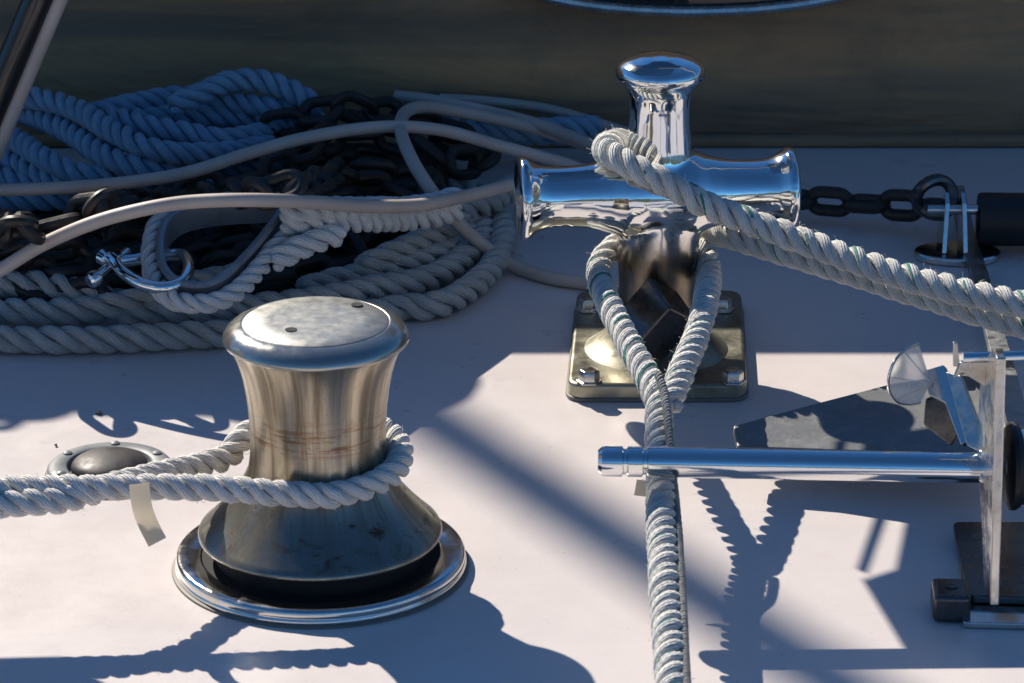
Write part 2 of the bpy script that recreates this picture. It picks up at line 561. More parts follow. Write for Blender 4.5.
def laid_rope(mb, pts, r, pitch=None, phase=0.0, seg=10, wob=0.05):
    """three strands laid right-handed round the path; U runs along, V counts strand + angle"""
    pitch = pitch or r * 4.2
    path = spline(pts, pitch / 15)
    T, U = frames(path)
    n = len(path)
    ro, rs = r * 0.555, r * 0.462
    s_len = [0.0]
    for i in range(1, n):
        s_len.append(s_len[-1] + (path[i] - path[i - 1]).length)
    ph = [random.random() * 6 for _ in range(3)]
    for st in range(3):
        cen, rad = [], []
        for i in range(n):
            a = phase + 2 * math.pi * (s_len[i] / pitch + st / 3)
            W = T[i].cross(U[i])
            d = U[i] * math.cos(a) + W * math.sin(a)
            k = 1 + wob * math.sin(s_len[i] * 41 + ph[st]) + wob * 0.8 * math.sin(s_len[i] * 97 + 2 * ph[st])
            a += 0.10 * math.sin(s_len[i] * 23 + ph[st] * 3) + 0.08 * math.sin(s_len[i] * 61 + ph[st])
            d = U[i] * math.cos(a) + W * math.sin(a)
            cen.append(path[i] + d * ro * k)
            rad.append(d)
        vs, fs, uvs = [], [], []
        for i in range(n):
            t_ = (cen[min(i + 1, n - 1)] - cen[max(i - 1, 0)]).normalized()
            u = rad[i] - t_ * rad[i].dot(t_)
            u.normalize()
            ww = t_.cross(u)
            e = 1.0
            if i == 0 or i == n - 1: e = 0.55
            for k in range(seg):
                b_ = 2 * math.pi * k / seg + math.pi
                cb, sb = math.cos(b_), math.sin(b_)
                vs.append(cen[i] + (u * math.copysign(abs(cb) ** 0.8, cb) + ww * math.copysign(abs(sb) ** 0.72, sb) * 0.90) * rs * e)
        for i in range(n - 1):
            for k in range(seg):
                l = (k + 1) % seg
                fs.append((i * seg + k, i * seg + l, (i + 1) * seg + l, (i + 1) * seg + k))
                u0, u1 = s_len[i] + 0.01, s_len[i + 1] + 0.01
                v0, v1 = st + k / seg, st + (k + 1) / seg
                uvs.append([(u0, v0), (u0, v1), (u1, v1), (u1, v0)])
        for base, rev in ((0, True), ((n - 1) * seg, False)):
            f = list(range(base, base + seg))
            if rev: f.reverse()
            fs.append(tuple(f)); uvs.append([(0.01, st + 0.5)] * seg)
        mb.add(vs, fs, uvs)
    return mb

def fuzz_fibres(mb, pts, r, n):
    path = spline(pts, 0.004)
    T, U = frames(path)
    rnd = random.Random(len(path) + n)
    for _ in range(n):
        i = rnd.randrange(2, len(path) - 2)
        a = rnd.uniform(0, 2 * math.pi)
        W = T[i].cross(U[i])
        d = U[i] * math.cos(a) + W * math.sin(a)
        p = path[i] + d * r * 0.9
        e = (d * rnd.uniform(.3, 1) + T[i] * rnd.uniform(-1, 1) + W * rnd.uniform(-.5, .5)).normalized() * rnd.uniform(.002, .0055)
        mb.tube([p, p + e * .5 + d * .0005, p + e + T[i] * rnd.uniform(-.001, .001)], 0.00016, 4)

# ------------------------------------------------------------------ setting
YW = 3.14                                       # foot of the cabin front
WALL_H = 0.504
mb = MB()
nx, ny = 40, 60
mb.poly([(-1.9, -2.6, -0.03), (1.9, -2.6, -0.03), (1.9, 6.2, -0.03), (-1.9, 6.2, -0.03)], 0.06)
tag(mb.build('deck', M['deck']), kind='structure')
mb = MB()
mb.add([(-3000, -3000, -1.3), (3000, -3000, -1.3), (3000, 3000, -1.3), (-3000, 3000, -1.3)], [(0, 1, 2, 3)])
tag(mb.build('sea', M['water']), kind='structure')
# wooded ridge, unseen, added to put a dark horizon into chrome reflections
mb = MB()
vs, fs = [], []
K = 180
for k in range(K):
    a = 2 * math.pi * k / K
    hgt = 55 + 22 * math.sin(3 * a + 1) + 14 * math.sin(7 * a) + 8 * math.sin(17 * a + 2) + 5 * math.sin(41 * a)
    for rr_, zz_ in ((620, -2), (700, hgt * .55), (800, hgt), (1000, hgt * 1.15), (1400, -2)):
        vs.append((rr_ * math.cos(a), rr_ * math.sin(a), zz_))
for k in range(K):
    l = (k + 1) % K
    for q in range(4):
        fs.append((k * 5 + q, l * 5 + q, l * 5 + q + 1, k * 5 + q + 1))
mb.add(vs, fs)
tag(mb.build('unseen_hills', M['unseen_hills']), kind='structure')
# hull below the deck edge
mb = MB()
mb.box((0, 1.8, -0.72), (3.76, 8.7, 1.3))
hull = tag(mb.build('hull', M['paint']), kind='structure')

# cabin under its canvas cover
cabin = empty('cabin', (0.1, YW + 1.0, 0), 'low cabin with grey brown canvas front standing behind the whole deck gear', 'cabin')
mb = MB()
# front cover: gently wrinkled sheet with real depth
gx, gz = 90, 26
vs, fs = [], []
for j in range(gz + 1):
    for i in range(gx + 1):
        x = -1.7 + 3.6 * i / gx
        z = 0.004 + (WALL_H - 0.004) * j / gz
        bul = 0.010 * math.sin(x * 5.1 + z * 7) + 0.006 * math.sin(x * 13 + 3 * z * 9) + 0.006 * math.sin(z * 38 + x * 2.3)
        bul *= min(1, j / 3) * min(1, (gz - j) / 3)
        vs.append((x, YW + 0.012 - bul - 0.0 , z))
for j in range(gz):
    for i in range(gx):
        a = j * (gx + 1) + i
        fs.append((a, a + 1, a + gx + 2, a + gx + 1))
mb.add(vs, fs)
mb.build('canvas_cover', M['canvas'], cabin)
mb = MB()
mb.tube([(-1.7, YW, 0.007), (1.9, YW, 0.007)], 0.006, 8)
mb.build('foot_seam', M['canvas'], cabin)
mb = MB(); mb.box((0.1, YW + 1.03, WALL_H / 2 - 0.002), (3.58, 1.96, WALL_H - 0.008))
mb.build('trunk', M['paint'], cabin, 0.02)
mb = MB(); mb.box((0.1, YW + 1.02, WALL_H + 0.004), (3.62, 2.04, 0.016))
mb.build('roof', M['paint'], cabin, 0.006)
# oval port in the cabin front (only its lower rim is in view)
pc = Q(692, -32, YW - 0.012)
port = MB()
ring = []
kx = 3.2 / F
for k in range(72):
    a = 2 * math.pi * k / 72
    ring.append(Vector((pc.x + 196 * kx * math.cos(a), YW - 0.016, pc.z + 44 * kx * math.sin(a))))
port.tube(ring, 0.0055, 10, closed=True)
pr = port.build('port_rim', M['brushed'], cabin)
gl = MB()
n = len(ring)
gl.add([r_ + Vector((0, 0.004, 0)) for r_ in ring], [tuple(range(n))])
gl.build('port_glass', M['glass'], pr)

# guessed rolled sail, unseen, added to shade the left of the fore-deck
def onwall(px, py):                      # where the ray to the sun from a deck point crosses the plane just behind the cabin front
    p = P(px, py)
    k = (YW + 0.05 - p.y) / SUN.y
    return p + SUN * k
a1 = onwall(542, 348); a2 = onwall(405, 408)
lo = WALL_H - 0.005; hi = onwall(300, 410).z
roll = empty('shade_sail', (-0.9, YW + 0.05, WALL_H), 'unseen rolled pale sail, added on the cabin roof to shade the deck', 'sail')
mb = MB()
mid, hh = (lo + hi) / 2, (hi - lo) / 2
rp = [Vector((a1.x, YW + .05, lo + .004)), Vector(((a1.x + a2.x) / 2, YW + .05, lo + hh * .5)), Vector((a2.x, YW + .05, mid)), Vector((a2.x - 0.25, YW + .05, mid)), Vector((a2.x - .6, YW + .05, mid - .004)), Vector((a2.x - 1.0, YW + .05, mid))]
sp = spline(rp, 0.006)
f_end = (a1.x - a2.x) / (a1.x - a2.x + 1.0)
def roll_r(t_):
    k = min(1, t_ / f_end)
    k -= 0.30 * min(1, max(0, (t_ - f_end - .10) / .08))
    return (0.008 + (hh - 0.010) * k) * (1 + 0.05 * math.sin(t_ * 40) + 0.035 * math.sin(t_ * 103 + 1))
mb.tube(sp, roll_r, 18)
mb.build('shade_sail_roll', M['sail'], roll)
for k in range(4):
    x = a2.x - 0.06 - 0.24 * k
    mb = MB()
    mb.tube([(x, YW + 0.05 + (hh + .004) * math.cos(2 * math.pi * q / 24), mid + (hh + .004) * math.sin(2 * math.pi * q / 24)) for q in range(24)], 0.005, 8, closed=True)
    mb.build('added_lashing', M['sail'], roll)
for k in range(54):                       # loops added on top of the roll, unseen, to dapple the deck light
    x = a2.x - 0.07 - random.random() * 0.75
    low = x < a2.x - .10
    zt_ = hi - (0.040 if low else 0.006)
    w0, h0 = random.uniform(.03, .07), (random.uniform(.022, .052) if low else random.uniform(.010, .022))
    mb = MB()
    mb.tube(spline([(x, YW + .05, zt_ - .012), (x + w0 * .1, YW + .045, zt_ + h0 * .8), (x + w0 * .5, YW + .05, zt_ + h0), (x + w0, YW + .055, zt_ + h0 * .6), (x + w0 * .9, YW + .05, zt_ - .012)], .005), random.uniform(.006, .010), 6)
    mb.build('dapple_loop', M['sail'], roll)

# guessed stay, unseen, added to cast a soft shadow across the deck
s1, s2 = P(405, 402), P(652, 563)
D = 6.5
q1, q2 = s1 + SUN * D, s2 + SUN * D
d = (q1 - q2)
q1b = q1 + d * 0.10
stay = empty('shade_stay', q1b, 'unseen guessed stay, added to cast a soft shadow band', 'stay')
mb = MB()
mb.tube([q2 - d * 3.0, q2, q1, q1b + d * 3 ], 0.033, 12)
mb.build('shade_wire', M['stainless'], stay)

# ------------------------------------------------------------------ capstan
CX, CY = -0.1328, 2.160
cap = empty('capstan', (CX, CY, 0), 'worn bare metal capstan with rope turned round its waist', 'capstan')
def cl(prof, c=(CX, CY, 0)):
    return MB().lathe(prof, c, seg=112)
cl([(0.0, 0.0005), (0.1000, 0.0005), (0.1012, 0.002), (0.1012, 0.0042), (0.1004, 0.0052), (0.1002, 0.0058), (0.1006, 0.0066), (0.1004, 0.0098), (0.0992, 0.0114), (0.0970, 0.0120), (0.0845, 0.0118), (0.0832, 0.0110), (0.0825, 0.0045), (0.0, 0.004)]).build('base_flange', M['stainless'], cap, sharp=50)
cl([(0.100, 0.0002), (0.1034, 0.0003), (0.1030, 0.0014), (0.1013, 0.0022), (0.100, 0.0022)]).build('sealant_bead', M['sealant'], cap)
cl([(0.0, 0.0046), (0.0822, 0.0046), (0.0822, 0.0106), (0.074, 0.0110), (0.074, 0.0250), (0.0, 0.0250)]).build('recess_shade_fill', M['void'], cap)  # near-black fill, recess shade put into its colour
prof = [(0.0, 0.0255), (0.0825, 0.0255), (0.0842, 0.0262), (0.0845, 0.0276), (0.0836, 0.0296), (0.0808, 0.0322), (0.0766, 0.0362), (0.0716, 0.0414), (0.0662, 0.0474), (0.0608, 0.0538), (0.0560, 0.0605), (0.0518, 0.0680), (0.0485, 0.075), (0.0472, 0.084), (0.0466, 0.095), (0.0468, 0.107), (0.0476, 0.120), (0.0492, 0.133), (0.0512, 0.144), (0.0540, 0.154), (0.0572, 0.1620), (0.0606, 0.1672), (0.0, 0.1672)]
drum = cl(prof).build('drum', M['capstan'], cap, sharp=60, origin=(CX, CY, 0))
c2 = cl([(0.0, 0.1672), (0.0602, 0.1672), (0.0626, 0.1680), (0.0634, 0.1694), (0.0633, 0.1712), (0.0618, 0.1742), (0.0590, 0.1770), (0.0550, 0.1793), (0.0512, 0.1806), (0.0503, 0.1807), (0.0500, 0.1803), (0.0496, 0.1807), (0.0485, 0.1815), (0.030, 0.1824), (0.0, 0.1827)]).build('cap', M['cap'], cap, sharp=60, origin=(CX, CY, 0))
for hx, hy in ((291, 330), (357, 305)):
    hp = P(hx, hy, 0.1824)
    MB().lathe([(0, 0), (0.0036, 0.0002), (0.0040, 0.0002), (0.0040, -0.002), (0.0, -0.002)], (hp.x, hp.y, 0.1828), seg=20).build('key_hole', M['void'], c2)

# rope round the capstan: two parts leaving to the left
zr = 0.083
rr = 0.0093
R1 = 0.0470 + rr
pts = [Vector((-1.75, CY - 0.12, 0.02)), Vector((-1.2, CY - 0.10, 0.06)), Vector((-0.62, CY - 0.075, 0.086)), Vector((-0.45, CY - 0.070, 0.086)), Vector((-0.33, CY - 0.064, 0.085)), Vector((-0.22, CY - R1 - 0.002, 0.084))]
for k in range(0, 13):
    a = R(-90 + k * 180 / 12)
    pts.append(Vector((CX + R1 * math.cos(a), CY + R1 * math.sin(a), zr + 0.006 * math.sin(a / 1) )))
pts += [Vector((CX - 0.05, CY + 0.050, 0.080)), Q(228, 456, CY + 0.035), Q(190, 467, CY + 0.012), Q(150, 476, CY - 0.018), Q(110, 486, CY - 0.048), Q(60, 500, CY - 0.070) , Q(0, 505, CY - 0.078), Vector((-0.45, CY - 0.086, 0.072)), Vector((-0.62, CY - 0.088, 0.072)), Vector((-1.2, CY - 0.13, 0.045)), Vector((-1.75, CY - 0.16, 0.015))]
mb = laid_rope(MB(), pts, rr)
fuzz_fibres(mb, pts, rr, 420)
dl = tag(mb.build('dock_line', M['rope_white']), 'clean white rope turned once round the worn capstan, both ends leading left', 'rope')
# strip of tape hanging from it
t0 = Q(140, 487, CY - 0.078)
tp = [t0 + Vector((0, -0.004, 0.004)), t0 + Vector((0.002, -0.010, -0.010)), t0 + Vector((0.006, -0.012, -0.022)), t0 + Vector((0.012, -0.016, -0.033))]
tpts = spline(tp, 0.003)
mb = MB()
mb.tube(tpts, 0.0004, 12, flat=17.0, up=(0, 1, 0.0))
mb.build('tape_tail', M['tape'], dl)

# ------------------------------------------------------------------ foot switch
fp = P(110, 473, 0.0)
fs_ = empty('foot_switch', fp, 'round black domed deck switch in a grey ring left of the capstan', 'deck switch')
MB().lathe([(0.0, 0.0005), (0.0455, 0.0005), (0.0465, 0.002), (0.0462, 0.005), (0.0445, 0.0068), (0.040, 0.0078), (0.0325, 0.0078), (0.0312, 0.0068), (0.0308, 0.003), (0.0, 0.003)], fp, seg=72).build('ring', M['grey_ring'], fs_, sharp=50)
MB().lathe([(0.045, 0.0002), (0.0480, 0.0003), (0.0474, 0.0013), (0.0464, 0.0018), (0.045, 0.0018)], fp, seg=72).build('sealant_bead', M['sealant'], fs_)
prof = [(0.0285, 0.003), (0.0285, 0.0060)]
for k in range(1, 11):
    a = k * math.pi / 2 / 10
    prof.append((0.0285 * math.cos(a), 0.0060 + 0.0098 * math.sin(a)))
MB().lathe(prof, fp, seg=64).build('dome', M['rubber_dome'], fs_, sharp=60)
for k in range(6):
    a = R(30 + 60 * k)
    c = fp + Vector((0.0385 * math.cos(a), 0.0385 * math.sin(a), 0.0077))
    MB().lathe([(0.0036, 0), (0.0034, 0.0010), (0.002, 0.0018), (0, 0.002)], c, seg=14).build('screw', M['grey_ring'], fs_)

# ------------------------------------------------------------------ bollard (samson post)
YB = 2.55
BX = Q(657, 300, YB).x
bol = empty('bollard', (BX, YB, 0), 'polished chrome cross bollard with ropes looped round it', 'bollard')
ZA = 0.1450
arm_ang = R(6)
ax = Vector((math.cos(arm_ang), math.sin(arm_ang), 0.004)).normalized()
mb = MB()
mb.lathe([(0.0, 0.006), (0.052, 0.006), (0.050, 0.012), (0.043, 0.020), (0.036, 0.032), (0.0315, 0.05), (0.0305, 0.07), (0.0320, 0.095), (0.034, 0.12), (0.0345, 0.15), (0.0315, 0.166), (0.0275, 0.174), (0.0258, 0.184), (0.0248, 0.198), (0.0240, 0.210), (0.0238, 0.219), (0.0246, 0.2285), (0.0285, 0.2365), (0.0340, 0.2395), (0.0358, 0.2435), (0.0352, 0.2470), (0.0330, 0.2505), (0.026, 0.2545), (0.014, 0.2577), (0.0, 0.2588)], (BX, YB, 0), seg=72)
half = 0.1075
arm = []
for sgn in (-1, 1):
    pr_ = [(0.0, 0.0), (0.038, 0.0), (0.0372, 0.015), (0.0345, 0.027), (0.0295, 0.038), (0.0262, 0.050), (0.0248, 0.062), (0.0242, 0.076), (0.0248, 0.086), (0.0270, 0.093), (0.0308, 0.0985), (0.0332, 0.1015), (0.0338, 0.1045), (0.0324, half), (0.0280, half + .0012), (0.0, half + .0028)]
    pr_ = [(r_, z_ * (1.03 if sgn < 0 else 1.0)) for r_, z_ in pr_]
    mb.lathe(pr_, (BX, YB, ZA), ax * sgn, seg=72)
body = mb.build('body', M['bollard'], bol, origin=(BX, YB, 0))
rm = body.modifiers.new('fuse', 'REMESH'); rm.mode = 'VOXEL'; rm.voxel_size = 0.0016; rm.use_smooth_shade = True
sm = body.modifiers.new('smooth', 'SMOOTH'); sm.factor = 0.5; sm.iterations = 14
# tilted square lug in front of the stem
lug = MB()
lc = Q(655, 320, YB - 0.055)
rot = Matrix.Rotation(R(38), 3, 'Z') @ Matrix.Rotation(R(32), 3, 'Y') @ Matrix.Rotation(R(24), 3, 'X')
lug.box(lc, (0.036, 0.040, 0.046), rot)
lug.build('lug', M['darksteel'], bol, 0.003, 3)
lug = MB(); lug.tube([lc, (BX, YB, 0.05)], 0.014, 16)
lug.build('lug_stem', M['darksteel'], bol)
# base plate with cast rounded corners
pl = [P(567, 402, 0.0), P(747, 402, 0.0), P(741, 306, 0.0), P(577, 306, 0.0)]
def rounded(corners, rad, z, k=7):
    out = []
    n = len(corners)
    for i in range(n):
        p, a, b_ = corners[i], corners[i - 1], corners[(i + 1) % n]
        da, db = (a - p).normalized(), (b_ - p).normalized()
        s0, s1 = p + da * rad, p + db * rad
        for j in range(k + 1):
            t_ = j / k
            q = (1 - t_) ** 2 * s0 + 2 * t_ * (1 - t_) * p + t_ ** 2 * s1
            out.append(Vector((q.x, q.y, z)))
    return out
mb = MB()
mb.poly(rounded(pl, 0.016, 0.0078), 0.0145)
bp = mb.build('base_plate', M['base_plate'], bol, 0.0035, 3)
bead = rounded(pl, 0.016, 0.0016)
mb = MB(); mb.tube(bead, 0.0018, 8, closed=True); mb.build('sealant_bead', M['sealant'], bol)
mb = MB()                                         # pyramid hub rising from the plate to the stem
hubp = [(0.060, 0.013), (0.056, 0.0165), (0.048, 0.022), (0.040, 0.030), (0.034, 0.042), (0.0318, 0.055)]
mb.lathe(hubp, (BX, YB, 0), seg=48)
mb.build('hub', M['base_plate'], bp)
for bx, by in ((589, 381), (733, 381), (588, 309), (722, 309)):
    c = P(bx, by, 0.016)
    MB().lathe([(0.0105, 0), (0.0105, 0.0018), (0.0085, 0.002), (0.0085, 0.0085), (0.007, 0.0105), (0, 0.0108)], (c.x, c.y, 0.0152), seg=6).build('bolt', M['brushed'], bp, 0.0008)

# eye-spliced line dropped over the bollard, leading towards the camera
R2 = 0.0102
eye = [P(658, 404, 0.086), P(652, 386, 0.088), P(637, 358, 0.089), P(619, 325, 0.089), P(604, 293, 0.089), Q(599, 268, YB - 0.010), Q(612, 249, YB + 0.022), Q(640, 236, YB + 0.046), Q(668, 236, YB + 0.046), Q(699, 249, YB + 0.022), Q(709, 270, YB - 0.008), P(706, 300, .089), P(698, 332, .089), P(686, 362, .089), P(676, 386, 0.088), P(669, 405, 0.086)]
mb = laid_rope(MB(), eye, R2, R2 * 5)
zz = lambda py: 0.0885 - max(0, py - 386) * 0.00019 if py < 475 else max(0.046, 0.0716 - (py - 475) * 0.00007)
tail = [P(660 + (x - 660), y, zz(y)) for x, y in ((660, 386), (659, 402), (659, 430), (660, 470), (661, 520), (664, 580), (668, 640), (672, 690), (676, 760), (680, 850))] + [Vector((.10, 1.2, .034)), Vector((.11, .9, .014)), Vector((.15, .6, .0115))]
laid_rope(mb, tail, 0.0103, 0.040)
fuzz_fibres(mb, tail, 0.0103, 260)
fuzz_fibres(mb, eye, R2, 180)
bl = mb.build('spliced_line', M['rope_tracer'])
tag(bl, 'white rope with green flecks, spliced eye over the bollard, running down to the photo bottom', 'rope')
# thin cord lying beside it, seizing and tape flag
cd = [P(658, 374, 0.106), P(664, 392, 0.1), P(668, 420, 0.092), P(672, 470, 0.074), P(677, 520, 0.068), P(681, 580, 0.066), P(684, 640, 0.062), P(687, 700, 0.06), P(692, 800, 0.05)]
mb = laid_rope(MB(), cd, 0.0032, 0.010, seg=6)
mb.build('whipping_cord', M['cord'], bl)
mb = MB()
f0 = P(650, 481, 0.072)
mb.poly([f0, f0 + Vector((-0.009, 0, 0.001)), f0 + Vector((-0.011, -0.006, -0.008)), f0 + Vector((-0.003, -0.006, -0.009))], 0.0008)
mb.build('tape_flag', M['tape'], bl)

# mooring line led over the arms to the right: upper and lower part
R3 = 0.0110
up_ = [Q(662, 165, YB + 0.050), Q(640, 150, YB + 0.046), Q(617, 142, YB + 0.028), Q(605, 149, YB - 0.002), Q(616, 158, YB - 0.030), Q(640, 170, YB - 0.046), Q(668, 184, YB - 0.052), Q(700, 202, YB - 0.052), Q(740, 218, YB - 0.050), Q(800, 240, YB - 0.060), Q(860, 262, YB - 0.085), Q(930, 284, YB - 0.115), Q(1024, 305, YB - 0.155), Q(1150, 330, YB - 0.2), Q(1300, 350, YB - 0.26)]
mb = laid_rope(MB(), up_, R3)
fuzz_fibres(mb, up_, R3, 420)
lo_ = [Q(648, 240, YB + 0.043), Q(672, 236, YB + 0.046), Q(700, 232, YB + 0.036), Q(728, 236, YB + 0.012), Q(761, 246, YB - 0.008), Q(800, 258, YB - 0.030), Q(860, 276, YB - 0.062), Q(930, 298, YB - 0.100), Q(1024, 326, YB - 0.145), Q(1150, 352, YB - 0.19), Q(1300, 375, YB - 0.25)]
laid_rope(mb, lo_, R3 * 0.95, phase=1.0)
tag(mb.build('mooring_line', M['rope_tracer']), 'thick doubled white rope with green flecks leading right from the bollard arms', 'rope')

# ------------------------------------------------------------------ rope coils, left
FR = 0.0118
fc = MB()
def run(mb, lst, r, **k):
    laid_rope(mb, [P(*a) for a in lst], r, r * 4.9, **k)
run(fc, [(-90, 338, .0125), (0, 339, .0125), (79, 340, .0125), (158, 337, .0125), (240, 332, .0125), (325, 322, .0125), (398, 308, .0125), (435, 305, .0125), (468, 289, .013), (492, 266, .013), (502, 240, .014), (498, 216, .016), (482, 197, .022), (452, 184, .03)], FR)
run(fc, [(-90, 309, .020), (0, 311, .020), (60, 312, .021), (110, 307, .024), (150, 297, .028), (195, 284, .03), (240, 276, .03)], FR, phase=.7)
run(fc, [(120, 318, .014), (165, 312, .018), (210, 310, .020), (260, 306, .022), (320, 300, .024), (372, 288, .022), (406, 284, .02), (440, 273, .018), (466, 255, .018), (481, 236, .018), (478, 216, .02), (458, 203, .028), (430, 196, .034)], FR, phase=1.1)
run(fc, [(-80, 286, .032), (0, 284, .034), (40, 285, .034), (80, 292, .032), (125, 304, .020)], FR, phase=1.9)
run(fc, [(300, 290, .018), (345, 278, .022), (385, 270, .024), (412, 263, .024), (440, 252, .024), (462, 236, .022), (468, 218, .026), (452, 208, .034)], FR * .95, phase=.3)
run(fc, [(360, 268, .030), (385, 257, .034), (410, 245, .037), (440, 232, .038), (462, 222, .036)], FR * .95, phase=2.3)
run(fc, [(420, 215, .044), (450, 209, .044), (478, 204, .04), (500, 196, .035), (512, 186, .03)], FR, phase=.9)
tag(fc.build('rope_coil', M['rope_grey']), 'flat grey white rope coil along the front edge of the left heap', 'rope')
bc = MB()
BR = 0.0110
back = [
    [(-60, 85, .085), (-20, 92, .085), (29, 98, .086), (60, 104, .086), (85, 114, .085), (111, 131, .08), (145, 147, .074), (185, 154, .068), (227, 153, .062), (270, 146, .055)],
    [(-60, 92, .06), (-20, 98, .062), (20, 111, .066), (66, 131, .066), (105, 156, .062), (137, 168, .056), (165, 173, .05), (210, 176, .04)],
    [(-60, 112, .05), (-25, 122, .052), (16, 140, .054), (47, 160, .052), (80, 174, .046), (120, 179, .04), (170, 184, .03)],
    [(-60, 130, .035), (-20, 146, .036), (20, 166, .036), (60, 182, .034), (100, 188, .03)],
    [(-60, 160, .03), (-20, 170, .03), (20, 182, .026), (60, 190, .022)],
    [(-60, 202, .016), (0, 200, .016), (60, 199, .016), (113, 196, .016), (170, 192, .016)],
    [(-60, 185, .014), (0, 186, .014), (60, 187, .014), (140, 183, .014)],
    [(88, 116, .072), (110, 109, .076), (142, 102, .078), (185, 97, .08), (224, 101, .08), (268, 107, .078), (300, 114, .07), (320, 124, .06)],
    [(170, 106, .085), (195, 96, .092), (225, 83, .1), (252, 80, .102), (280, 86, .098), (302, 97, .09), (318, 112, .075)],
    [(96, 122, .062), (120, 120, .064), (148, 118, .066), (185, 116, .067), (240, 117, .066), (272, 122, .062), (300, 130, .055)],
    [(98, 116, .078), (118, 119, .078), (145, 126, .076), (190, 134, .072), (224, 139, .068), (256, 135, .064), (285, 126, .058)],
    [(110, 140, .05), (150, 142, .05), (200, 143, .05), (250, 145, .048)],
    [(150, 165, .04), (200, 167, .038), (260, 162, .036), (310, 150, .034)],
    [(405, 118, .05), (440, 122, .05), (480, 127, .048), (520, 130, .046), (560, 128, .044), (600, 126, .04)],
    [(470, 138, .03), (520, 134, .03), (570, 134, .03), (620, 137, .03)],
]
for i, l in enumerate(back):
    laid_rope(bc, [P(*a) for a in l], BR, phase=i * 1.3)
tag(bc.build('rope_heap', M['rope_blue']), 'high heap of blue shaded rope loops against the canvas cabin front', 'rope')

# spliced eye round a thimble, with shackle
def tz(px, py):                     # plane of the eye, leaning back on the heap
    return Q(px, py, 2.575 + (275 - py) * 0.0012)
tear = [(286, 211), (250, 210), (212, 213), (182, 220), (166, 233), (161, 254), (164, 276), (178, 291), (200, 295), (222, 288), (246, 266), (268, 240)]
th = spline([tz(*a) for a in tear], 0.004, closed=True)
ms = MB()
nrm = (th[0] - th[len(th) // 3]).cross(th[0] - th[2 * len(th) // 3]).normalized()
ms.tube(th, 0.0042, 14, flat=2.9, up=None, closed=True) if False else None
cen = sum(th, Vector()) / len(th)
vs, fs = [], []
prof = [(-.003, -.012), (.0005, -.0125), (.0035, -.010), (.0015, -.005), (.0005, 0), (.0015, .005), (.0035, .010), (.0005, .0125), (-.003, .012), (-.0045, 0)]
Tn, _ = frames(th, True)
for i, p in enumerate(th):
    o_ = Tn[i].cross(nrm).normalized()
    if o_.dot(p - cen) < 0: o_ = -o_
    for a, b_ in prof:
        vs.append(p + o_ * a + nrm * b_)
k = len(prof)
for i in range(len(th)):
    j = (i + 1) % len(th)
    for q in range(k):
        r_ = (q + 1) % k
        fs.append((i * k + q, i * k + r_, j * k + r_, j * k + q))
ms.add(vs, fs)
er = MB()
outer = [(340, 213), (310, 209), (284, 203), (250, 201), (210, 204), (176, 211), (157, 226), (151, 253), (155, 281), (172, 299), (202, 304), (230, 296), (254, 274), (276, 248), (296, 232), (330, 226)]
laid_rope(er, [tz(*a) for a in outer], 0.0085, 0.040)
# spliced, fatter standing part running right
for dy, rr_, ph in ((-5, .0105, 0.), (6, .0105, 1.6)):
    laid_rope(er, [Q(x, y + dy, yy) for x, y, yy in ((282, 217, 2.62), (310, 214, 2.62), (345, 214, 2.64), (375, 214, 2.665), (405, 213, 2.70), (432, 210, 2.72), (458, 203, 2.74))], rr_, 0.038, phase=ph)
laid_rope(er, [Q(x, y, yy) for x, y, yy in ((272, 262, 2.59), (295, 250, 2.6), (318, 240, 2.61), (340, 234, 2.625))], .0105, phase=.5)
eo = er.build('eye_splice', M['rope_white'])
tag(eo, 'sunlit white rope eye spliced round a dark pointed thimble', 'rope')
ms.build('thimble', M['thimble'], eo, sharp=45)
sh = empty('shackle', tz(150, 270), 'small blue reflecting bow shackle hooked through the dark thimble', 'shackle')
bowp = [tz(106, 252) + Vector((0, -.012, 0)), tz(116, 254) + Vector((0, -.018, 0)), tz(127, 263) + Vector((0, -.024, 0)), tz(145, 272) + Vector((0, -.028, 0)), tz(167, 276) + Vector((0, -.028, 0)), tz(184, 273) + Vector((0, -.022, 0)), tz(190, 264) + Vector((0, -.012, 0)), tz(186, 258) + Vector((0, .0, 0)), tz(176, 259) + Vector((0, .012, 0)), tz(150, 264) + Vector((0, .018, 0)), tz(130, 266) + Vector((0, .015, 0)), tz(118, 264) + Vector((0, .008, 0))]
MB().tube(spline(bowp, 0.002), 0.0050, 12).build('bow', M['chrome'], sh)
for a in (0, 1):
    c = tz(106, 253) + Vector((0, -.012, 0)) if a == 0 else tz(116, 263) + Vector((0, .008, 0))
    MB().lathe([(0, -.0045), (.0055, -.0045), (.0066, -.003), (.0066, .003), (.0055, .0045), (0, .0045)], c, (0.75, -0.6, -.2), seg=24).build('lug', M['chrome'], sh)
pa = tz(97, 269) + Vector((0, -.024, 0))
MB().tube([pa, tz(125, 258) + Vector((0, .016, 0))], 0.0036, 14).build('pin', M['chrome'], sh)
MB().lathe([(0, -.005), (.0055, -.005), (.0068, -.002), (.0068, .003), (.005, .005), (0, .0055)], pa, (-.7, -.6, -.3), seg=24).build('pin_head', M['chrome'], sh)

